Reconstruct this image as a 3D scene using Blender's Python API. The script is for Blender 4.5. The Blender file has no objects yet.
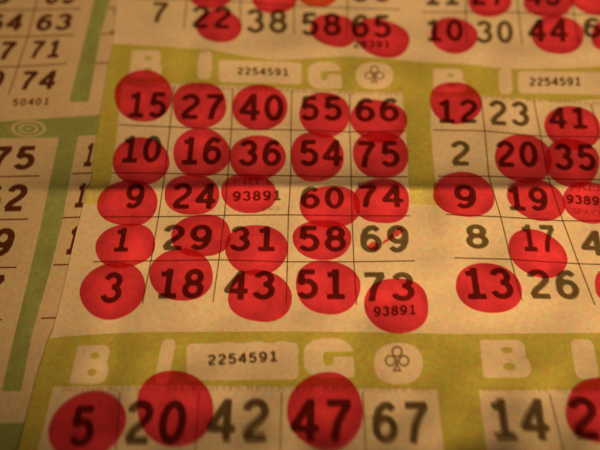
import bpy, math, random
import numpy as np
from mathutils import Vector
random.seed(7); np.random.seed(7)
sc = bpy.context.scene
COL = sc.collection

# ------------------------------------------------------------------ camera geometry
# the camera stands over the table; design coordinates (px, py) of a 600 x 450 survey of the
# sheets are projected once on to the real, rumpled paper surface (metres)
F = 576.0
TH = math.radians(25)
DIST = 0.172
CAM = np.array([0, -DIST*math.sin(TH), DIST*math.cos(TH)])
MM = 0.001

def sstep(a, b, x):
    t = np.clip((x-a)/(b-a), 0, 1)
    return t*t*(3-2*t)

WAVES = [(random.uniform(0, math.pi), random.uniform(60, 170), random.uniform(0, 6.28), random.uniform(.08, .17)) for _ in range(10)]
WAVES += [(random.uniform(0, math.pi), random.uniform(30, 60), random.uniform(0, 6.28), random.uniform(.014, .034)) for _ in range(9)]

def ridge(x, y):
    """the fold that runs across the pile of sheets, in mm"""
    yf = 188 + 1.5*np.sin(x/60.) - .004*(x-300)
    d = y-yf
    u = np.maximum(-d, 0)
    up = .5*np.exp(-u/20.)+.5*np.exp(-u/85.)
    dn = np.exp(-np.maximum(d, 0)/200.)
    w = 1/(1+np.exp(-np.clip(d/1.3, -40, 40)))
    lift = np.clip(y-304, 0, 148)          # the near end of the pile curls up towards the viewer
    rise =   .00036*lift**2 + .107*np.maximum(y-452, 0)
    # shallow pinches across the header strips
    pin = .85*np.exp(-((x-190-(y-60)*-.1)/13.)**2)*np.exp(-((y-66)/34.)**2)*-1
    pin = pin-.9*np.exp(-((x-113-(y-360)*-.12)/16.)**2)*np.exp(-((y-360)/60.)**2)
    pin = pin+.4*np.exp(-((x-470-(y-60)*.1)/14.)**2)*np.exp(-((y-66)/34.)**2)
    return pin + RIDGE*((1-w)*up + w*dn)*sstep(-40, 105, x) + rise

def h_main(x, y):
    """height in mm of the rumpled top sheet above its resting level"""
    h = ridge(x, y)
    e = sstep(0, 60, x-left_edge(y))
    h = h+e*.35*np.exp(-((y-47-7*np.sin((x-150)/48.))/12.)**2)*sstep(100, 190, x)
    # the pulled corner between the two cards
    s = (x-437-(y-200)*.36)
    h += .5*np.exp(-(s/10.)**2)*sstep(185, 215, y)*(1-sstep(245, 290, y))
    h += .55*np.exp(-(s/26.)**2)*sstep(200, 240, y)*(1-sstep(300, 330, y))
    for a, L, p, A in WAVES:
        h = h + e*A*np.sin((x*math.cos(a)+y*math.sin(a))*2*math.pi/L+p)
    return h + .05 + UND(x, y) + .28 + e*1.2

def UND(x, y):
    return .25+.12*np.sin(x/41.+y/70.) + .1*np.sin(y/37.-x/90.+1)

def h_under(x, y):
    h = .12*np.sin(x/41.+y/70.) + .1*np.sin(y/37.-x/90.+1)
    return h + .25 + ridge(x, y)

RIDGE = 7.0
EDGE_Y = [-140, 0, 20, 44, 63, 80, 112, 137, 165, 184, 189, 198, 215, 250, 295, 330, 340, 375, 450, 600]
EDGE_X = [126, 117, 115, 113, 109, 106, 100.5, 96.5, 93, 90.5, 86.5, 85, 80.5, 72, 62, 53, 48, 37, 18, -22]
def left_edge(y):
    return np.interp(y, EDGE_Y, EDGE_X)

def proj(x, y, hf, off=0.0):
    """survey point -> world point on surface hf, raised by off mm"""
    x = np.asarray(x, float); y = np.asarray(y, float)
    z = (hf(x, y)+off)*MM
    dx = (x-300)/F; dy = (225-y)/F; dz = -np.ones_like(dx)
    wy = dy*math.cos(TH) - dz*math.sin(TH)
    wz = dy*math.sin(TH) + dz*math.cos(TH)
    t = (z-CAM[2])/wz
    return np.stack([dx*t, CAM[1]+wy*t, z], -1)

# ------------------------------------------------------------------ mesh helpers
def sdf_mesh(f, x0, x1, y0, y1, step):
    """mesh (2D verts, faces, f values) of the region f<0, cells clipped along the outline"""
    nx = max(2, int(math.ceil((x1-x0)/step))); ny = max(2, int(math.ceil((y1-y0)/step)))
    xs = np.linspace(x0, x1, nx+1); ys = np.linspace(y0, y1, ny+1)
    X, Y = np.meshgrid(xs, ys)
    V = f(X, Y)
    V = np.where(np.abs(V) < 1e-6, 1e-6, V)
    ins = V < 0
    anyin = ins[:-1, :-1] | ins[1:, :-1] | ins[:-1, 1:] | ins[1:, 1:]
    verts = []; vals = []; faces = []; idx = {}
    def vid(k, x, y, v):
        if k not in idx:
            idx[k] = len(verts); verts.append((x, y)); vals.append(v)
        return idx[k]
    for j, i in zip(*np.nonzero(anyin)):
        c = [(j, i), (j+1, i), (j+1, i+1), (j, i+1)]
        poly = []
        for a in range(4):
            p = c[a]; q = c[(a+1) % 4]
            vp = V[p]; vq = V[q]
            if vp < 0:
                poly.append(vid(p, xs[p[1]], ys[p[0]], vp))
            if (vp < 0) != (vq < 0):
                t = vp/(vp-vq)
                t = min(max(t, .02), .98)
                k = (p, q) if p < q else (q, p)
                poly.append(vid(k, xs[p[1]]+(xs[q[1]]-xs[p[1]])*t, ys[p[0]]+(ys[q[0]]-ys[p[0]])*t, 0.))
        if len(poly) >= 3:
            faces.append(poly)
    return np.array(verts).reshape(-1, 2), faces, np.array(vals)

def link(name, pts, faces, mat, parent=None, attr=None):
    me = bpy.data.meshes.new(name)
    me.from_pydata([tuple(p) for p in pts], [], faces)
    me.materials.append(mat)
    me.polygons.foreach_set('use_smooth', [True]*len(me.polygons))
    if attr is not None:
        a = me.attributes.new('rim', 'FLOAT', 'POINT')
        a.data.foreach_set('value', np.asarray(attr, np.float32))
    o = bpy.data.objects.new(name, me)
    COL.objects.link(o)
    if parent is not None:
        o.parent = parent
    return o

def surf(name, f, box, step, hf, off, mat, parent=None, mapf=None, rim=None):
    v, fc, vals = sdf_mesh(f, box[0], box[1], box[2], box[3], step)
    x, y = v[:, 0], v[:, 1]
    if mapf: x, y = mapf(x, y)
    pts = proj(x, y, hf, off)
    # faces come out clockwise seen from above or not: fix to face up
    if fc:
        a, b, c = (pts[fc[0][k]] for k in range(3))
        if np.cross(b-a, c-a)[2] < 0:
            fc = [q[::-1] for q in fc]
    at = None
    if rim: at = np.clip(1+vals/rim, 0, 1)
    return link(name, pts, fc, mat, parent, at)

# ------------------------------------------------------------------ SDF shapes (unit space, y down)
def seg(X, Y, a, b):
    ax, ay = a; bx, by = b
    dx, dy = bx-ax, by-ay
    L = dx*dx+dy*dy+1e-12
    t = np.clip(((X-ax)*dx+(Y-ay)*dy)/L, 0, 1)
    return np.hypot(X-ax-t*dx, Y-ay-t*dy)

def pline(X, Y, pts):
    d = None
    for a, b in zip(pts[:-1], pts[1:]):
        s = seg(X, Y, a, b)
        d = s if d is None else np.minimum(d, s)
    return d

def arc(cx, cy, rx, ry, a0, a1, n=18):
    return [(cx+rx*math.cos(math.radians(a0+(a1-a0)*i/n)), cy+ry*math.sin(math.radians(a0+(a1-a0)*i/n))) for i in range(n+1)]

G = {
 '0': [arc(.3, .5, .205, .415, 0, 360, 26)],
 '1': [[(.34, .09), (.34, .915)], [(.19, .915), (.50, .915)], [(.34, .08), (.26, .165), (.12, .20)]],
 '2': [arc(.3, .295, .2, .21, -172, 28)+[(.40, .50), (.2, .70), (.10, .905)], [(.16, .915), (.46, .915)]],
 '3': [arc(.285, .285, .185, .2, -165, 88), arc(.285, .69, .215, .225, -92, 165)],
 '4': [[(.40, .08), (.09, .62), (.07, .69), (.3, .70), (.60, .70)], [(.42, .09), (.42, .915)]],
 '5': [[(.42, .09), (.20, .09)], [(.155, .06), (.145, .25), (.115, .50)], arc(.285, .655, .22, .26, -145, 150)],
 '6': [arc(.3, .66, .205, .255, 0, 360, 24), [(.095, .66), (.10, .42), (.16, .21), (.27, .10), (.38, .09), (.49, .19)]],
 '7': [[(.13, .09), (.46, .09)], [(.51, .10), (.37, .34), (.27, .60), (.21, 1.0)]],
 '8': [arc(.3, .285, .175, .195, 0, 360, 22), arc(.3, .69, .21, .225, 0, 360, 24)],
}
G['9'] = [[(.6-x, 1-y) for x, y in s] for s in G['6']]

def text_sdf(s, sw):
    adv = .72; w = sw/2
    def f(X, Y):
        d = None
        for i, ch in enumerate(s):
            for st in G[ch]:
                st = [(a+i*adv, b) for a, b in st]
                closed = math.hypot(st[0][0]-st[-1][0], st[0][1]-st[-1][1]) < 1e-3
                if len(st) == 2:
                    (ax, ay), (bx, by) = st; L = math.hypot(bx-ax, by-ay); ux, uy = (bx-ax)/L*w, (by-ay)/L*w
                    st = [(ax-ux, ay-uy), (bx+ux, by+uy)]
                q = pline(X, Y, st)-w
                if not closed:
                    for p, o in ((st[0], st[1]), (st[-1], st[-2])):
                        L = math.hypot(p[0]-o[0], p[1]-o[1]); tx_, ty_ = (p[0]-o[0])/L, (p[1]-o[1])/L
                        cut = (X-p[0])*tx_+(Y-p[1])*ty_
                        q = np.where(np.hypot(X-p[0], Y-p[1]) < w*1.45, np.maximum(q, cut), q)
                d = q if d is None else np.minimum(d, q)
        return d
    return f, adv*(len(s)-1)+.6

def number(s, x0, x1, y0, y1, shear, hf, mat, parent, sw=.17, name='printed_number', tilt=0., off=.26, step=None):
    f, W = text_sdf(s, sw)
    H = y1-y0
    w = (x1-x0)-abs(shear)*H
    def m(X, Y):
        return x0+abs(shear)*H/2+(X-.02)/(W-.04)*w+shear*(Y-.5)*H, y0+Y*H+(tilt*(X/W-.5)*(w if abs(tilt) < .3 else 1))
    st = step or max(1.0/H, .03)
    return surf(name, f, (-.08, W+.08, -.08, 1.08), st, hf, off, mat, parent, m)

def rbox(X, Y, x0, x1, y0, y1, r):
    cx, cy = (x0+x1)/2, (y0+y1)/2
    qx = np.abs(X-cx)-(x1-x0)/2+r; qy = np.abs(Y-cy)-(y1-y0)/2+r
    return np.hypot(np.maximum(qx, 0), np.maximum(qy, 0))+np.minimum(np.maximum(qx, qy), 0)-r

def ell(X, Y, cx, cy, rx, ry):
    return (np.hypot((X-cx)/rx, (Y-cy)/ry)-1)*min(rx, ry)

def letter_B(X, Y):
    top = rbox(X, Y, .0, .92, .0, .56, .2); bot = rbox(X, Y, .0, 1., .44, 1., .22)
    stem = rbox(X, Y, .0, .4, .0, 1., .05)
    d = np.minimum(np.minimum(top, bot), stem)
    d = np.maximum(d, -ell(X, Y, .54, .27, .13, .095))
    return np.maximum(d, -ell(X, Y, .56, .71, .14, .11))
def letter_I(X, Y):
    return rbox(X, Y, 0, 1, 0, 1, .22)
def letter_G(X, Y):
    d = rbox(X, Y, 0, .98, 0, 1, .38)
    d = np.minimum(d, rbox(X, Y, .62, 1., .52, 1., .05))
    slot = np.minimum(rbox(X, Y, .38, 1.2, .33, .47, .05), rbox(X, Y, .38, .60, .33, .70, .08))
    d = np.maximum(d, -slot)
    return np.maximum(d, -rbox(X, Y, .72, 1.2, -.2, .12, .02)) if False else d
def letter_O(X, Y):
    return (np.power(np.abs((X-.5)/.5), 2.4)+np.power(np.abs((Y-.5)/.5), 2.4)-1)*.25

def shape(name, f, x0, x1, y0, y1, shear, hf, off, mat, parent, tilt=0., res=1.3):
    H = y1-y0; w = (x1-x0)-abs(shear)*H
    def m(X, Y):
        return x0+abs(shear)*H/2+X*w+shear*(Y-.5)*H, y0+Y*H+tilt*(X-.5)*w
    return surf(name, f, (-.06, 1.06, -.06, 1.06), res/max(H, w), hf, off, mat, parent, m)

def ribbon(name, lines, w, hf, off, mat, parent):
    """thin printed rules; lines = survey polylines"""
    pts = []; faces = []
    for ln in lines:
        P = []
        for a, b in zip(ln[:-1], ln[1:]):
            n = max(1, int(math.hypot(b[0]-a[0], b[1]-a[1])/2.))
            for i in range(n):
                P.append((a[0]+(b[0]-a[0])*i/n, a[1]+(b[1]-a[1])*i/n))
        P.append(ln[-1]); P = np.array(P, float)
        # smooth the joints
        for _ in range(6):
            P[1:-1] = (P[:-2]+2*P[1:-1]+P[2:])/4
        T = np.gradient(P, axis=0); T /= np.linalg.norm(T, axis=1)[:, None]+1e-9
        N = np.stack([-T[:, 1], T[:, 0]], 1)
        A = P+N*w/2; B = P-N*w/2
        b0 = len(pts)
        pa = proj(A[:, 0], A[:, 1], hf, off); pb = proj(B[:, 0], B[:, 1], hf, off)
        for i in range(len(P)):
            pts.append(pa[i]); pts.append(pb[i])
        for i in range(len(P)-1):
            q = [b0+2*i, b0+2*i+1, b0+2*i+3, b0+2*i+2]
            a, b, c = pts[q[0]], pts[q[1]], pts[q[2]]
            if np.cross(b-a, c-a)[2] < 0: q = q[::-1]
            faces.append(q)
    return link(name, pts, faces, mat, parent)

def font_text(name, body, path, hgt, hf, off, mat, parent):
    """small print set with the built-in font along a survey polyline from path[0] to path[-1]"""
    cu = bpy.data.curves.new('tmp', 'FONT'); cu.body = body; cu.size = 1; cu.resolution_u = 2
    o = bpy.data.objects.new('tmp', cu); COL.objects.link(o)
    dg = bpy.context.evaluated_depsgraph_get(); dg.update()
    me = o.evaluated_get(dg).to_mesh()
    V = np.array([v.co[:] for v in me.vertices]); Fc = [list(p.vertices) for p in me.polygons]
    o.evaluated_get(dg).to_mesh_clear()
    bpy.data.objects.remove(o); bpy.data.curves.remove(cu)
    u = (V[:, 0]-V[:, 0].min())/(V[:, 0].max()-V[:, 0].min()); v = V[:, 1]/.72
    px = np.array([p[0] for p in path], float); py = np.array([p[1] for p in path], float)
    L = np.linspace(0, 1, len(path))
    x = np.interp(u, L, px); y = np.interp(u, L, py)-v*hgt
    return link(name, proj(x, y, hf, off), Fc, mat, parent)

# ------------------------------------------------------------------ materials
def newmat(name):
    m = bpy.data.materials.new(name); m.use_nodes = True
    nt = m.node_tree; nt.nodes.clear()
    out = nt.nodes.new('ShaderNodeOutputMaterial')
    return m, nt, out

def mottled(nt, base, amt, scale, amt2=0., scale2=60):
    """base colour with fibre mottling (object coordinates = metres)"""
    tc = nt.nodes.new('ShaderNodeTexCoord')
    n = nt.nodes.new('ShaderNodeTexNoise'); n.inputs['Scale'].default_value = scale; n.inputs['Detail'].default_value = 3
    nt.links.new(tc.outputs['Object'], n.inputs['Vector'])
    sub = nt.nodes.new('ShaderNodeVectorMath'); sub.operation = 'SUBTRACT'; sub.inputs[1].default_value = (.5, .5, .5)
    nt.links.new(n.outputs['Color'], sub.inputs[0])
    sca = nt.nodes.new('ShaderNodeVectorMath'); sca.operation = 'MULTIPLY_ADD'
    sca.inputs[1].default_value = (amt*2,)*3; sca.inputs[2].default_value = (1, 1, 1)
    nt.links.new(sub.outputs[0], sca.inputs[0])
    n2 = nt.nodes.new('ShaderNodeTexNoise'); n2.inputs['Scale'].default_value = scale2; n2.inputs['Detail'].default_value = 4
    nt.links.new(tc.outputs['Object'], n2.inputs['Vector'])
    mr = nt.nodes.new('ShaderNodeMapRange'); mr.inputs['From Min'].default_value = .3; mr.inputs['From Max'].default_value = .7
    mr.inputs['To Min'].default_value = 1-amt2; mr.inputs['To Max'].default_value = 1+amt2
    nt.links.new(n2.outputs['Fac'], mr.inputs['Value'])
    mu = nt.nodes.new('ShaderNodeVectorMath'); mu.operation = 'MULTIPLY'
    nt.links.new(sca.outputs[0], mu.inputs[0]); nt.links.new(mr.outputs[0], mu.inputs[1])
    m3 = nt.nodes.new('ShaderNodeVectorMath'); m3.operation = 'MULTIPLY'; m3.inputs[1].default_value = base
    nt.links.new(mu.outputs[0], m3.inputs[0])
    return m3.outputs[0], tc

def paper(name, col):
    m, nt, out = newmat(name)
    c, tc = mottled(nt, col, .32, 850, .04, 90)
    p = nt.nodes.new('ShaderNodeBsdfPrincipled'); p.inputs['Roughness'].default_value = .85
    p.inputs['Specular IOR Level'].default_value = .15
    nt.links.new(c, p.inputs['Base Color'])
    n = nt.nodes.new('ShaderNodeTexNoise'); n.inputs['Scale'].default_value = 500; n.inputs['Detail'].default_value = 5
    nt.links.new(tc.outputs['Object'], n.inputs['Vector'])
    b = nt.nodes.new('ShaderNodeBump'); b.inputs['Strength'].default_value = .25; b.inputs['Distance'].default_value = .0001
    nt.links.new(n.outputs['Fac'], b.inputs['Height']); nt.links.new(b.outputs[0], p.inputs['Normal'])
    nt.links.new(p.outputs[0], out.inputs['Surface'])
    return m

def film(name, T, body, fac, amt=.14, amt2=.06, scale2=150, rim=False, gloss=0.):
    """printing or dauber ink soaked into the paper: filters the light, with a little body colour"""
    m, nt, out = newmat(name)
    c, tc = mottled(nt, T, amt, 800, amt2, scale2)
    if rim:
        at = nt.nodes.new('ShaderNodeAttribute'); at.attribute_name = 'rim'
        mr = nt.nodes.new('ShaderNodeMapRange'); mr.inputs['From Min'].default_value = .55; mr.inputs['From Max'].default_value = 1.
        mr.inputs['To Min'].default_value = 1.; mr.inputs['To Max'].default_value = .85
        nt.links.new(at.outputs['Fac'], mr.inputs['Value'])
        k = nt.nodes.new('ShaderNodeVectorMath'); k.operation = 'MULTIPLY'
        nt.links.new(c, k.inputs[0]); nt.links.new(mr.outputs[0], k.inputs[1]); c = k.outputs[0]
    t = nt.nodes.new('ShaderNodeBsdfTransparent'); nt.links.new(c, t.inputs['Color'])
    d = nt.nodes.new('ShaderNodeBsdfDiffuse'); d.inputs['Color'].default_value = (*body, 1)
    mx = nt.nodes.new('ShaderNodeMixShader'); mx.inputs[0].default_value = fac
    nt.links.new(t.outputs[0], mx.inputs[1]); nt.links.new(d.outputs[0], mx.inputs[2])
    nt.links.new(mx.outputs[0], out.inputs['Surface'])
    return m

PAPER = paper('newsprint_paper', (.78, .76, .70))
PAPER2 = paper('newsprint_paper_under', (.66, .62, .52))
OLIVE = film('olive_print', (.82, .86, .47), (.40, .36, .05), .04, amt=.12, amt2=.03)
OLIVE_LIT = film('olive_print_lit', (.91, .94, .64), (.45, .42, .1), .04)  # olive print with the brighter light below the fold put into its colour
GREEN = film('green_print', (.70, .85, .64), (.2, .28, .08), .05)
PALE = film('worn_black_print', (.46, .42, .33), (.03, .025, .02), .12, amt=.25)
BLACK = film('black_print', (.43, .39, .31), (.03, .025, .02), .12, amt=.2)
BLACK2 = film('dark_print', (.44, .27, .24), (.03, .02, .015), .12, amt=.2)
SERIAL = film('serial_print', (.42, .36, .30), (.03, .025, .02), .12, amt=.2)
FAINT = film('fine_print', (.78, .74, .66), (.03, .025, .02), .08)
RULE = film('rule_print', (.54, .49, .40), (.03, .025, .02), .1)
RULE2 = film('rule_print_red', (.55, .34, .26), (.03, .02, .02), .1)
RED = film('red_dauber_ink', (.985, .30, .46), (.80, .06, .08), .17, amt=.10, amt2=.13, scale2=140, rim=True)
SMEAR = film('red_ink_smear', (.95, .38, .42), (.62, .06, .055), .08, amt=.2, amt2=.2, scale2=900)
ORANGE = film('orange_dauber_ink', (.96, .40, .30), (.8, .08, .02), .10, amt=.10, amt2=.07, scale2=220, rim=True)

# ------------------------------------------------------------------ table
m, nt, out = newmat('table_wood')
tc = nt.nodes.new('ShaderNodeTexCoord'); mp = nt.nodes.new('ShaderNodeMapping'); mp.inputs['Scale'].default_value = (6, 60, 6)
nt.links.new(tc.outputs['Object'], mp.inputs[0])
n = nt.nodes.new('ShaderNodeTexNoise'); n.inputs['Scale'].default_value = 3; n.inputs['Detail'].default_value = 6
nt.links.new(mp.outputs[0], n.inputs['Vector'])
cr = nt.nodes.new('ShaderNodeValToRGB'); cr.color_ramp.elements[0].color = (.10, .045, .02, 1); cr.color_ramp.elements[1].color = (.24, .12, .05, 1)
nt.links.new(n.outputs['Fac'], cr.inputs[0])
p = nt.nodes.new('ShaderNodeBsdfPrincipled'); p.inputs['Roughness'].default_value = .4
nt.links.new(cr.outputs[0], p.inputs['Base Color']); nt.links.new(p.outputs[0], out.inputs['Surface'])
tx, ty, tz0, tz1 = .6, .5, -.025, -.0006
tv = [(sx*tx, sy*ty, z) for z in (tz0, tz1) for sx, sy in ((-1, -1), (1, -1), (1, 1), (-1, 1))]
tf = [(0, 3, 2, 1), (4, 5, 6, 7), (0, 1, 5, 4), (1, 2, 6, 5), (2, 3, 7, 6), (3, 0, 4, 7)]
table = link('table_surface', tv, tf, m)
for q in table.data.polygons: q.use_smooth = False
table['kind'] = 'structure'; table['label'] = 'brown wooden table surface under the bingo sheets'

def solid(o, t):
    """give a sheet its real paper thickness: an underside and a closed rim"""
    me = o.data
    V = [v.co[:] for v in me.vertices]; Fc = [list(p.vertices) for p in me.polygons]
    n = len(V); cnt = {}
    for f in Fc:
        for a, b in zip(f, f[1:]+f[:1]):
            cnt[(a, b)] = 1
    rim_f = [[b, a, a+n, b+n] for (a, b) in cnt if (b, a) not in cnt]
    me.clear_geometry()
    me.from_pydata(V+[(x, y, z-t) for x, y, z in V], [], Fc+[[q+n for q in f[::-1]] for f in Fc]+rim_f)
    sm = [True]*len(Fc)+[True]*len(Fc)+[False]*len(rim_f)
    me.polygons.foreach_set('use_smooth', sm)
    for (a, b) in [(x, y) for (x, y) in cnt if (y, x) not in cnt]: pass
    me.attributes.new('sharp_edge', 'BOOLEAN', 'EDGE')
    rims = set(frozenset(k) for k in cnt if (k[1], k[0]) not in cnt)
    me.attributes['sharp_edge'].data.foreach_set('value', [frozenset(q % n for q in ed.vertices) in rims and max(ed.vertices)-min(ed.vertices) < n*2 and ((ed.vertices[0] < n) == (ed.vertices[1] < n)) for ed in me.edges])
    me.update()

# ------------------------------------------------------------------ UNDER SHEET (left, green print)
HU = h_under
under = surf('bingo_sheet', lambda X, Y: rbox(X, Y, -170, 640, -110, 560, 1), (-175, 645, -115, 565), 4.0, HU, 0, PAPER2)
solid(under, .00008)
under['label'] = 'unmarked bingo sheet with green bands and slanting numbers, lying underneath at the left'
under['category'] = 'bingo sheet'; under['group'] = 'bingo sheets lying on the table'

def polysdf(pts):
    P = pts
    def f(X, Y):
        d = None; inside = np.zeros(X.shape, bool)
        n = len(P)
        for i in range(n):
            a = P[i]; b = P[(i+1) % n]
            s = seg(X, Y, a, b); d = s if d is None else np.minimum(d, s)
            cond = ((a[1] > Y) != (b[1] > Y))
            xi = (b[0]-a[0])*(Y-a[1])/((b[1]-a[1]) if b[1] != a[1] else 1e-9)+a[0]
            inside ^= cond & (X < xi)
        return np.where(inside, -d, d)
    return f

gA = polysdf([(107, -60), (94, 0), (84, 42), (69, 102), (88.5, 102), (100, 37), (110, 0), (122, -60)])
gB = polysdf([(-120, 126), (0, 121.5), (98, 115), (150, 111), (150, 131), (98, 135), (78, 136), (61.5, 225), (49, 275), (32.5, 332), (25, 370), (21, 391), (1.5, 391.5),
              (14, 337), (17, 325), (41, 225), (59, 137.5), (0, 138.5), (-120, 142)])
gC = polysdf([(-120, 426), (22, 423), (45, 422), (40, 470), (-120, 480)])
band = surf('printed_border', lambda X, Y: np.minimum(np.minimum(gA(X, Y), gB(X, Y)), gC(X, Y)), (-122, 152, -62, 482), 2.5, HU, .04, GREEN, under)
band['label'] = 'green printed bands of the sheet underneath'
def ring(X, Y):
    a = np.abs(ell(X, Y, .5, .5, .44, .42))-.045
    b = np.abs(ell(X, Y, .5, .5, .24, .24))-.035
    c = ell(X, Y, .5, .5, .07, .07)
    return np.minimum(np.minimum(a, b), c)
shape('header_emblem', ring, 10.5, 46.5, 119.5, 137.5, 0, HU, .09, PAPER2, band, res=.8)

def ucard(pts):
    f = polysdf(pts)
    xs = [p[0] for p in pts]; ys = [p[1] for p in pts]
    return surf('bingo_card', f, (min(xs)-1, max(xs)+1, min(ys)-1, max(ys)+1), 3.5, HU, .012, PAPER2, under)
cF = ucard([(-100, -60), (104, -60), (91, 0), (81, 42), (68, 94), (50, 112), (-110, 117)])
cG = ucard([(-110, 143), (56, 139.5), (38, 225), (14, 325), (-3, 388), (-110, 392)])
cH = ucard([(125, -60), (113, 0), (103, 37), (91, 102), (92, 110), (150, 106), (150, -60)])
cI = ucard([(81, 138), (150, 135), (120, 260), (60, 415), (24, 417), (25, 391), (36, 332), (52, 275), (64.5, 225)])
cF['label'] = 'card ending 63, 71, 74 at the top left'
cG['label'] = 'card ending 75, 62 at the left edge, below the green band'
for s, x0, x1, y0, y1 in [('35', -33, 16, -17, 4.5), ('65', 44, 80, -17, 4.2), ('64', -14, 25, 14, 31), ('63', 35, 74, 14, 30.5),
                          ('47', -23, 18, 42, 60), ('71', 28.5, 63, 40.5, 58), ('59', -34, 6, 71, 90), ('74', 18.5, 58.5, 71, 89.5)]:
    number(s, x0, x1, y0, y1, -.30, HU, BLACK2, cF, sw=.19, tilt=-.03)
number('50401', 12, 50, 98.5, 105.5, -.2, HU, BLACK2, cF, sw=.15, name='serial_number', tilt=-.03, step=.07)
ribbon('grid_lines', [[(-20, 10.3), (40, 9.7), (81, 8.6)], [(-20, 37.5), (30, 36.5), (75, 35)], [(-20, 68), (30, 66), (66.5, 63.8)],
                      [(42, -20), (37, 0), (28, 36), (18, 67), (8.5, 95)]], 1.1, HU, .14, RULE2, cF)
for s, x0, x1, y0, y1 in [('75', -12, 38, 146.5, 170), ('62', -22, 29, 185, 211.5), ('49', -38, 16.5, 229, 257), ('57', -56, 6, 276, 306)]:
    number(s, x0, x1, y0, y1, -.27, HU, BLACK2, cG, sw=.19, tilt=-.02)
ribbon('grid_lines', [[(-30, 177.5), (39.5, 176)], [(-30, 220.5), (28, 219.2)], [(-30, 268), (16.5, 267.5)], [(-30, 320), (2, 320)]], 1.3, HU, .14, RULE2, cG)
for s, x0, x1, y0, y1 in [('3', 113, 131, -4, 15), ('2', 110.5, 128, 17, 35)]:
    number(s, x0, x1, y0, y1, -.25, HU, BLACK2, cH, sw=.18)
ribbon('grid_lines', [[(109, 8), (125, 7.3)], [(101, 34.2), (125, 33)], [(95.5, 63.5), (125, 62)]], 1.2, HU, .14, RULE2, cH)
for s, x0, x1, y0, y1 in [('1', 82, 96.5, 143.5, 166.5), ('1', 73, 89, 184, 207.5), ('1', 64.5, 81.5, 227, 254.5)]:
    number(s, x0, x1, y0, y1, -.25, HU, BLACK2, cI, sw=.19)
ribbon('grid_lines', [[(72, 174), (110, 172.5)], [(62.5, 218), (100, 216.5)], [(53.5, 265.2), (90, 264)], [(41, 318.5), (75, 317.5)]], 1.3, HU, .14, RULE2, cI)

# ------------------------------------------------------------------ TOP SHEET (olive print, red daubs)
HM = h_main
top = surf('bingo_sheet', lambda X, Y: np.maximum(left_edge(Y)-X, rbox(X, Y, -60, 765, -110, 560, 1)), (-50, 770, -115, 565), 2.5, HM, 0, PAPER)
solid(top, .00009)
top['label'] = 'creased bingo sheet with olive headers, its numbers covered in red dauber dots'
top['category'] = 'bingo sheet'; top['group'] = 'bingo sheets lying on the table'

hx = [60, 113, 139, 181, 211, 232, 260, 280, 299, 347, 389, 420, 465, 507, 560, 600, 765]
hy = [43, 44, 45, 48, 49.5, 54, 58.5, 60, 59, 56, 59, 62, 64, 69, 68.5, 66.5, 62]
PAN = {'C': [(124, 84), (175, 85), (233, 87), (292, 90), (350, 93), (401, 94), (405, 131), (407, 177), (409, 203), (409, 320), (90, 320), (107, 203), (113, 174), (119, 126)],
 'D': [(432, 96), (481, 97), (534, 101), (560, 103), (591, 101), (680, 99), (690, 203), (690, 320), (445, 320), (445, 203), (436, 177), (432, 131)],
 'E': [(54, 388), (121, 387), (199, 387), (282, 388), (363, 389), (436, 391), (444, 462), (455, 552), (15, 552), (39, 450)],
 'K': [(480, 391), (550, 391), (690, 391), (700, 552), (502, 552), (488, 450)]}
# header lettering (bare paper left open in the olive print)
def sbox(h, w, bump=True):
    ar = w/h
    def f(X, Y):
        d = rbox(X*ar, Y, 0, ar, .06, .98, .13)
        if bump:
            for cx, rx in ((.36*ar, .34), (.62*ar, .38), (.86*ar, .3)):
                d = np.minimum(d, ell(X*ar, Y, cx, .22, rx, .20))
        return d
    return f
LET1 = [(letter_B, 129.5, 163.5, 50.5, 78, -.1, 0), (letter_I, 197, 212.5, 52, 78.5, -.08, 0), (letter_G, 308, 341.5, 62, 88.5, 0, 0),
        (letter_O, 356, 393, 62.5, 89, 0, 0), (letter_B, 433.5, 465.5, 69, 92, .03, 0), (letter_I, 498.5, 512.5, 70, 93.5, .05, 0),
        (sbox(23.5, 82.5, False), 219, 301.5, 60, 83.5, 0, .03), (sbox(23.5, 121, False), 518.5, 640, 71, 94.5, 0, .02)]
LET2 = [(letter_B, 69.5, 113.5, 345.5, 383.5, -.22, 0), (letter_I, 154.5, 176, 340, 383, -.18, 0), (letter_G, 304, 354, 338.5, 377.5, 0, 0),
        (letter_O, 374.5, 422.5, 343, 384, 0, 0), (letter_B, 480, 531.5, 340, 377.5, .1, 0), (letter_I, 570, 599.5, 340, 378.5, .18, 0),
        (sbox(39.5, 111), 187, 298, 341, 380.5, 0, -.01)]
def letsdf(L, PX, PY):
    out = None
    for f, x0, x1, y0, y1, sh, ti in L:
        H = y1-y0; w = (x1-x0)-abs(sh)*H
        X = (PX-x0)/w; Y = (PY-y0)/H
        for _ in range(3):
            X = (PX-x0-abs(sh)*H/2-sh*(Y-.5)*H)/w; Y = (PY-y0-ti*(X-.5)*w)/H
        d = f(X, Y)*min(H, w)
        d = np.where((PX > x0-8) & (PX < x1+8) & (PY > y0-8) & (PY < y1+8), d, 9.)
        out = d if out is None else np.minimum(out, d)
    return out
def notpan(X, Y, ks):
    return np.maximum(*[1.2-polysdf(PAN[k])(X, Y) for k in ks])
def band1(X, Y):
    t = np.interp(X, hx, hy); b = 190+0*X
    return np.maximum(np.maximum(np.maximum(np.maximum(t-Y, Y-b), left_edge(Y)-X), notpan(X, Y, 'CD')), .3-letsdf(LET1, X, Y))
bx = [-50, 47, 60, 110, 150, 300, 390, 450, 600, 765]
by = [341, 339, 337, 333.5, 332, 331.5, 332.5, 334, 333, 332]
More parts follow.
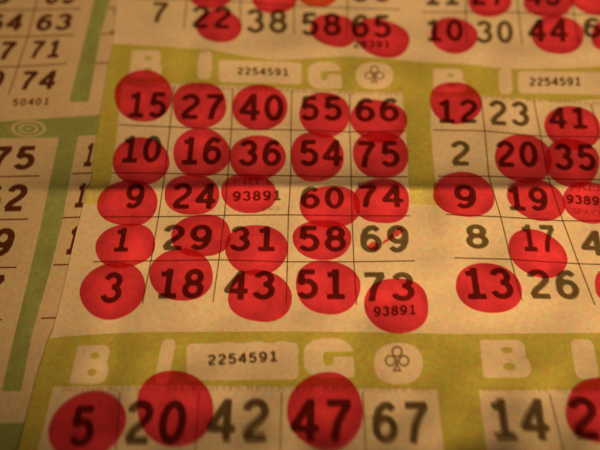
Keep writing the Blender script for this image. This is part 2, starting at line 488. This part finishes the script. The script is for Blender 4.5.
def band2(X, Y):
    t = np.interp(X, bx, by)
    return np.maximum(np.maximum(np.maximum(np.maximum(t-Y, Y-500), left_edge(Y)-X), notpan(X, Y, 'EK')), .3-letsdf(LET2, X, Y))
b1 = surf('printed_border', band1, (70, 640, 40, 194), 1.3, HM, .04, OLIVE, top)
b2 = surf('printed_border', band2, (0, 640, 328, 502), 1.4, HM, .04, OLIVE, top)
def bandp(X, Y):  # strip of olive border past the fold, its lit tone painted in
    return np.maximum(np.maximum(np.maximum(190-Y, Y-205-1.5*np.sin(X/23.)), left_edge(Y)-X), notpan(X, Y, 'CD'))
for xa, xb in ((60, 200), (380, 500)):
    b3 = surf('painted_lit_strip', bandp, (xa, xb, 188, 210), 2.2, HM, .04, OLIVE_LIT, top)
    b3['label'] = 'lower edge of the olive print, light below the fold painted in paler'
b1['label'] = 'olive header across the middle pair of cards'; b2['label'] = 'olive header across the lowest pair of cards'

def SNAP(v, o):
    return (o+2.5*math.floor((min(v)-3-o)/2.5), o+2.5*math.ceil((max(v)+3-o)/2.5))

class Card:
    def __init__(s, X, Y, panel, label, vend=.86, rtop=0):
        s.X = np.array(X, float); s.Y = np.array(Y, float)
        s.r0 = rtop
        s.o = None
        xs = [p[0] for p in panel]; ys = [p[1] for p in panel]
        f0 = polysdf(panel)
        s.o = surf('bingo_card', lambda A, B: f0(A, B)-1.2, SNAP(xs, -50)+SNAP(ys, -115), 2.5, HM, .004, PAPER, top)
        s.o['label'] = label
        R, C = s.X.shape
        lines = []
        for r in range(1 if rtop == 0 else 0, R-1):
            if r == 0 and rtop: pass
            lines.append([(s.X[r, c], s.Y[r, c]) for c in range(C)])
        for c in range(1, C-1 if C == 6 else C):
            ln = [(s.X[r, c], s.Y[r, c]) for r in range(R)]
            a, b = ln[-2], ln[-1]
            ln[-1] = (a[0]+(b[0]-a[0])*vend, a[1]+(b[1]-a[1])*vend)
            if rtop == 0: ln[0] = (ln[0][0], ln[0][1]+1.5)
            lines.append(ln)
        ribbon('grid_lines', lines, 1.15, HM, .12, RULE, s.o)
    def num(s, t, x0, x1, y0, y1, shear, tilt=0., sw=.165):
        return number(t, x0, x1, y0, y1, shear, HM, PALE if t in ('23', '30', '38', '8', '26', '2', '69', '73', '60', '74', '17', '7', '4') else BLACK, s.o, sw=sw, tilt=tilt)

def serial(t, x0, x1, y0, y1, par, drop):
    return number(t, x0, x1, y0, y1, 0, HM, SERIAL if t[0] == '2' else PALE, par, sw=.17, tilt=drop, name='serial_number', off=.26, step=.07)

# centre card
C = Card([[122, 174, 233, 292, 350, 402], [119, 170, 231.5, 291, 350, 406], [112, 165, 228, 291, 351.5, 408],
          [103, 158.5, 224.5, 288.5, 352, 410], [93, 151, 219, 287.5, 354, 415], [84, 141, 212, 286, 357, 419]],
         [[83, 85, 86, 89, 92, 93], [125, 127, 129.5, 130, 132, 131], [173, 173.5, 175, 176, 177, 177],
          [217, 217, 215.5, 215, 216, 216], [262, 261, 260, 262, 262, 261], [312, 311, 309, 312, 312, 311]],
         PAN['C'],
         'middle left card with every square but one daubed')
for t, x0, x1, y0, y1, sh, ti in [
  ('15', 126, 168, 92, 118, -.12, .02), ('27', 180, 225, 94, 119.5, -.08, .02), ('40', 240, 284, 94, 121, -.03, .02), ('55', 301, 342, 96, 121, 0, 0), ('66', 356, 399, 98, 122, 0, 0),
  ('10', 119, 163, 136, 163, -.14, 0), ('16', 179, 223, 137, 165, -.10, 0), ('36', 239, 282, 140, 166.5, -.05, 0), ('54', 300, 342, 140, 166.5, 0, 0), ('75', 357.5, 400, 141, 167.5, .02, 0),
  ('9', 124, 146, 184, 209, -.17, 0), ('24', 171.5, 217, 183.5, 209, -.12, 0), ('60', 301, 344, 187, 209, .0, 0), ('74', 358, 403, 185, 207.5, .05, 0),
  ('1', 111, 132, 228, 252, -.19, 0), ('29', 161.5, 213, 225, 250.5, -.12, 0), ('31', 230, 276, 226.5, 251.5, -.05, 0), ('58', 299, 346, 226, 252, .0, 0), ('69', 360.5, 409, 225.5, 253, .03, 0),
  ('3', 100, 125, 272.5, 303.5, -.17, 0), ('18', 155, 206, 269, 299, -.13, 0), ('43', 225, 276, 271, 300, -.05, 0), ('51', 297, 345, 269.5, 299.5, .0, 0), ('73', 363.5, 415, 272.5, 301.5, .03, 0)]:
    C.num(t, x0, x1, y0, y1, sh, ti)
serial('93891', 374, 416, 306, 316, C.o, -2.5)
serial('93891', 233, 281, 191, 201, C.o, -1)
font_text('free_space_text', 'FREE', [(234, 186), (275, 185)], 7.5, HM, .26, FAINT, C.o)
font_text('free_space_text', 'SPACE', [(262, 211.5), (280, 210.5)], 4, HM, .26, FAINT, C.o)
font_text('fine_print', "PRINTED IN U.S.A.  ALL RIGHTS RESERVED  ARROW INT'L", [(126, 86.5), (175, 88), (233, 90), (292, 92.5), (350, 95), (401, 96)], 3.2, HM, .26, FAINT, C.o)

# right card
D = Card([[433, 481, 534, 591, 648], [433, 485, 541, 600, 658], [438, 489, 549, 609, 668], [446, 501, 563, 618, 676], [454.5, 511, 579, 637, 695], [461, 524, 598, 657, 716]],
         [[95, 96, 99, 102, 104], [130, 131, 136.5, 137, 138], [176.5, 176.5, 179, 180, 182], [214.5, 217, 221, 221, 222], [258, 259.5, 264, 265.5, 267], [306, 307, 312, 314, 315]],
         PAN['D'],
         'middle right card with 2, 8 and 26 left undaubed')
for t, x0, x1, y0, y1, sh, ti in [
  ('12', 436.5, 478, 99.5, 123.5, .03, 0), ('23', 489, 530, 101, 126, .06, .05), ('41', 549, 588, 107, 129, .08, .0), ('2', 451, 470.5, 141, 166, .03, 0), ('20', 496, 539, 141, 167.5, .08, .02),
  ('35', 554, 597, 144, 171, .10, .02), ('9', 454, 477, 185, 209, .08, 0), ('19', 505, 549, 187, 211, .12, .03), ('8', 465, 489.5, 224.5, 249, .12, 0), ('17', 519, 558, 225, 252, .15, .03),
  ('4', 580, 606, 231, 256, .18, 0), ('13', 461, 515, 268, 299.5, .15, .0), ('26', 526, 581, 270, 299.5, .17, .03)]:
    D.num(t, x0, x1, y0, y1, sh, ti)
font_text('free_space_text', 'FREE', [(571, 191), (604, 191)], 8, HM, .26, FAINT, D.o)
serial('93891', 567, 608, 196, 205, D.o, 3)
font_text('free_space_text', 'SPACE', [(573, 214), (604, 217)], 6, HM, .26, FAINT, D.o)
font_text('fine_print', "PRINTED IN U.S.A.  ALL RIGHTS RESERVED", [(436, 98), (481, 99), (534, 102), (591, 105), (640, 106)], 3.2, HM, .26, FAINT, D.o)

# lower card
E = Card([[51, 120, 199, 282, 363, 438], [36, 115, 195, 280, 367, 445], [20, 110, 190, 278, 371, 452]],
         [[391]*6, [462]*6, [535]*6],
         PAN['E'],
         'lowest left card with only its first row in view', vend=.9)
for t, x0, x1, y0, y1, sh in [('5', 67.5, 98, 406, 447.5, -.17), ('20', 123, 189, 401, 445.5, -.14), ('42', 207.5, 270, 399.5, 443, -.05), ('47', 292, 352.5, 400, 442, .0), ('67', 373, 430, 402.5, 444.5, .03)]:
    E.num(t, x0, x1, y0, y1, sh)
font_text('fine_print', "PRINTED IN U.S.A.  ALL RIGHTS RESERVED  ARROW INT'L INC", [(63, 393), (121, 391.5), (199, 391), (282, 391.5), (363, 392), (434, 393.5)], 4.6, HM, .26, FAINT, E.o)

K = Card([[479, 550, 622, 690], [490, 567, 641, 700], [500, 584, 661, 712]],
         [[393]*4, [462]*4, [535]*4],
         PAN['K'],
         'lowest right card starting with 14', vend=.9)
for t, x0, x1, y0, y1, sh in [('14', 487, 551, 399.5, 441.5, .14), ('25', 567, 637, 397.5, 440, .17)]:
    K.num(t, x0, x1, y0, y1, sh)
font_text('fine_print', "PRINTED IN U.S.A.  ALL RIGHTS RESERVED", [(484, 393), (640, 394)], 4.6, HM, .26, FAINT, K.o)

# top cards
A = Card([[139, 190, 241, 294, 348, 400], [135, 187, 240.5, 294, 347.5, 400], [131, 183, 240, 294, 347, 400]],
         [[-40, -39, -37, -33, -30, -29], [-1.5, -.5, 1.5, 6, 8, 9.5], [36, 37, 38, 42, 44, 45]],
         [(140, -60), (400, -60), (401, 50), (128, 38)], 'top left card, lowest row in view', vend=.78, rtop=1)
for t, x0, x1, y0, y1, sh, ti in [('7', 150.5, 169.5, 2, 22.5, -.12, 0), ('22', 191.5, 231.5, 6, 28.5, -.05, .01), ('38', 247, 287, 9, 33.5, 0, .02), ('58', 301.5, 341, 12.5, 36, 0, .01), ('65', 352, 391, 14.5, 38, 0, .02),
                                  ('16', 191, 231, -36, -12, -.05, 0), ('45', 247, 287, -32, -8, 0, 0), ('48', 301, 341, -26, -4, 0, 0), ('66', 352, 391, -21, 2.3, 0, 0)]:
    A.num(t, x0, x1, y0, y1, sh, ti)
serial('28391', 353.5, 390, 40.5, 48, A.o, 0)

B = Card([[420, 466, 516, 569, 622], [422, 466, 518.5, 574, 630], [424, 467, 523, 580, 636]],
         [[-28, -27, -26, -25, -24], [12, 12, 12.5, 14, 15], [48, 49, 50, 51, 52]],
         [(421, -60), (660, -60), (660, 53), (425, 50)], 'top right card, lowest rows in view', vend=.84, rtop=1)
for t, x0, x1, y0, y1, sh, ti in [('10', 425, 463.5, 19.5, 41.5, .02, 0), ('30', 476.5, 513.5, 20.5, 43.5, .03, 0), ('44', 528.5, 568, 18.5, 42, .04, 0), ('61', 583.5, 624, 17.5, 38, .05, 0),
                                  ('11', 424, 459, -18, 5.5, .02, 0), ('27', 471, 507, -18, 5.5, .03, 0), ('43', 526, 561, -18, 6, .04, 0)]:
    B.num(t, x0, x1, y0, y1, sh, ti)

for par, LL in ((b1, LET1), (b2, LET2)):
    for f, x0, x1, y0, y1, sh, ti in LL:
        nm = 'serial_box' if (x1-x0) > 80 else 'header_letter'
        shape(nm, f, x0, x1, y0, y1, sh, HM, .012, PAPER, par, tilt=ti, res=1.5)
serial('2254591', 237.5, 288.5, 68, 75.5, b1, 1.5)
serial('2254591', 208, 277.5, 353.5, 364, b2, -4)
serial('2254591', 530, 581, 77.5, 86, b1, -.5)
def club(X, Y):
    d = np.minimum(np.minimum(ell(X, Y, .5, .27, .2, .2), ell(X, Y, .26, .58, .2, .2)), ell(X, Y, .74, .58, .2, .2))
    stem = np.maximum(np.maximum(np.abs(X-.5)-(.03+.16*np.clip((Y-.6)/.35, 0, 1)**2), Y-.95), .5-Y)
    d = np.minimum(d, stem)
    return np.abs(d+.03)-.028
shape('club_emblem', club, 383.5, 411.5, 344.5, 373.5, 0, HM, .26, RULE, b2, res=.6)
shape('club_emblem', club, 363.5, 386, 64.5, 84, 0, HM, .26, RULE, b1, res=.6)

# red dauber dots: cx, cy, rx, ry, rotation (deg)
def dot(card, cx, cy, rx, ry, rot, k, mat=RED, name='ink_dot'):
    ph = [random.uniform(0, 6.28) for _ in range(4)]; am = [random.uniform(.0, .03), random.uniform(.0, .028), random.uniform(0, .014), random.uniform(0, .008)]
    c, s = math.cos(math.radians(rot)), math.sin(math.radians(rot))
    n = random.uniform(2.05, 2.3)
    def f(X, Y):
        x = ((X-cx)*c+(Y-cy)*s)/rx; y = (-(X-cx)*s+(Y-cy)*c)/ry
        th = np.arctan2(y, x)
        rr = 1+sum(a*np.sin((i+2)*th+p) for i, (a, p) in enumerate(zip(am, ph)))
        r = (np.abs(x)**n+np.abs(y)**n)**(1/n)
        return (r/rr-1)*min(rx, ry)
    R = max(rx, ry)*1.1
    o = surf(name, f, (cx-R, cx+R, cy-R, cy+R), 2.1 if rx > 12 else 1.0, HM, .15+.022*(k % 5), mat, card.o, rim=min(rx, ry))
    return o
DOTS = [
 (C, 143.5, 96, 29, 26, 0), (C, 199.5, 105.5, 26.5, 23.5, 0), (C, 260, 107.5, 27, 23.5, 0), (C, 325, 115, 25, 22.5, 10), (C, 379, 121, 28.5, 21, 15),
 (C, 141, 161.5, 28.5, 24, 0), (C, 201.5, 153, 28.5, 24.5, 0), (C, 257.5, 158, 27.5, 23, 0), (C, 317, 157, 26.5, 25, 0), (C, 381, 155, 27.5, 23.5, 0),
 (C, 128, 203.5, 30, 22.5, 0), (C, 192, 195, 27.5, 20, 0), (C, 249, 193.5, 28, 19.5, 0), (C, 330.5, 207, 30, 21, 0), (C, 382, 201.5, 28, 22, 0),
 (C, 125.5, 246, 30, 21.5, -12), (C, 201.5, 236, 29.5, 21, -5), (C, 256.5, 250, 32, 24.5, 5), (C, 322.5, 240, 29, 20, 0),
 (C, 113, 291, 33.5, 27.5, -25), (C, 181.5, 275, 31.5, 26, -5), (C, 260, 296.5, 32, 25.5, 8), (C, 328, 287.5, 32.5, 26.5, 5), (C, 397, 306, 32.5, 27.5, 5),
 (D, 456, 103, 26, 21, 8), (D, 573, 128, 29, 21, 12), (D, 524, 159, 28.5, 24, 10), (D, 572.5, 163, 27, 24, 10), (D, 464.5, 195, 30.5, 22, 8),
 (D, 537, 200, 30, 19.5, 15), (D, 592, 203, 30, 20, 10), (D, 538, 254, 31.5, 21.5, 25), (D, 489, 288.5, 33, 24.5, 10), (D, 606, 285, 10.5, 15, 0),
 (E, 87, 428, 41, 32, -42), (E, 175, 409, 38.5, 38, 0), (E, 326, 412, 37.5, 39, 0), (K, 604, 411, 37, 33, 0),
 (A, 219, 26, 23, 16.5, 5), (A, 211, -6, 22, 15, 0), (A, 275, -4, 24, 17, 0), (A, 334, 30.5, 23, 16.5, 8), (A, 382, 38, 27.5, 19, 15),
 (B, 490, 0, 22, 17, 0), (B, 549, 2, 25, 15.5, 0), (B, 595, -3, 25, 18, 10), (B, 454, 35.5, 23.5, 18, 12), (B, 558, 35, 26, 19, 5), (B, 607, 36, 15.5, 15, 0)]
for k, (cd, cx, cy, rx, ry, rot) in enumerate(DOTS):
    dot(cd, cx, cy, rx, ry, rot, k)
o = dot(A, 317, -9, 21, 16, 0, 2, ORANGE); o['label'] = 'orange dauber dot at the top edge'
def smear(X, Y):
    a = ell(X, Y, 373.5, 246.5, 5.6, 4.4)+.5*np.sin(Y*1.3+X)
    t = np.clip(((X-383)*17+(Y-243.5)*-12.5)/(17**2+12.5**2), 0, 1)
    b = np.hypot(X-383-17*t, Y-243.5+12.5*t)-(1.0+2.6*t**1.5+.5*np.sin(X*1.9))
    return np.minimum(a, b)
o = surf('ink_smear', smear, (360, 412, 220, 258), .8, HM, .17, SMEAR, C.o, rim=5)
o['label'] = 'small red smear on 69'

# ------------------------------------------------------------------ light
w = bpy.data.worlds.new('World'); sc.world = w; w.use_nodes = True
bg = w.node_tree.nodes['Background']; bg.inputs['Color'].default_value = (1, .52, .20, 1); bg.inputs['Strength'].default_value = .05
AIM = Vector(proj(480, 100, lambda a, b: a*0, 0).tolist())
az, el, dist = math.radians(-70), math.radians(31), 1.3
pos = AIM+Vector((math.cos(az)*math.cos(el), math.sin(az)*math.cos(el), math.sin(el)))*dist
ld = bpy.data.lights.new('lamp', 'SPOT'); ld.energy = 84; ld.color = (1, .525, .18); ld.shadow_soft_size = .05
ld.spot_size = math.radians(22.5); ld.spot_blend = 1.0
lo = bpy.data.objects.new('lamp', ld); COL.objects.link(lo); lo.location = pos
lo.rotation_euler = (AIM-pos).to_track_quat('-Z', 'Y').to_euler()

# ------------------------------------------------------------------ camera
cd = bpy.data.cameras.new('camera'); cam = bpy.data.objects.new('camera', cd); COL.objects.link(cam)
cam.location = CAM.tolist(); cam.rotation_euler = (TH, 0, 0)
cd.sensor_width = 36; cd.lens = 36*F/600; cd.clip_start = .005; cd.clip_end = 20
cd.dof.use_dof = True; cd.dof.focus_distance = DIST*.945; cd.dof.aperture_fstop = 5.2
sc.camera = cam

sc.view_settings.view_transform = 'Standard'; sc.view_settings.look = 'None'; sc.view_settings.exposure = 0.14; sc.view_settings.gamma = 1
sc.cycles.transparent_max_bounces = 48; sc.cycles.max_bounces = 6
sc.cycles.use_denoising = False
sc.cycles.filter_width = 2.2
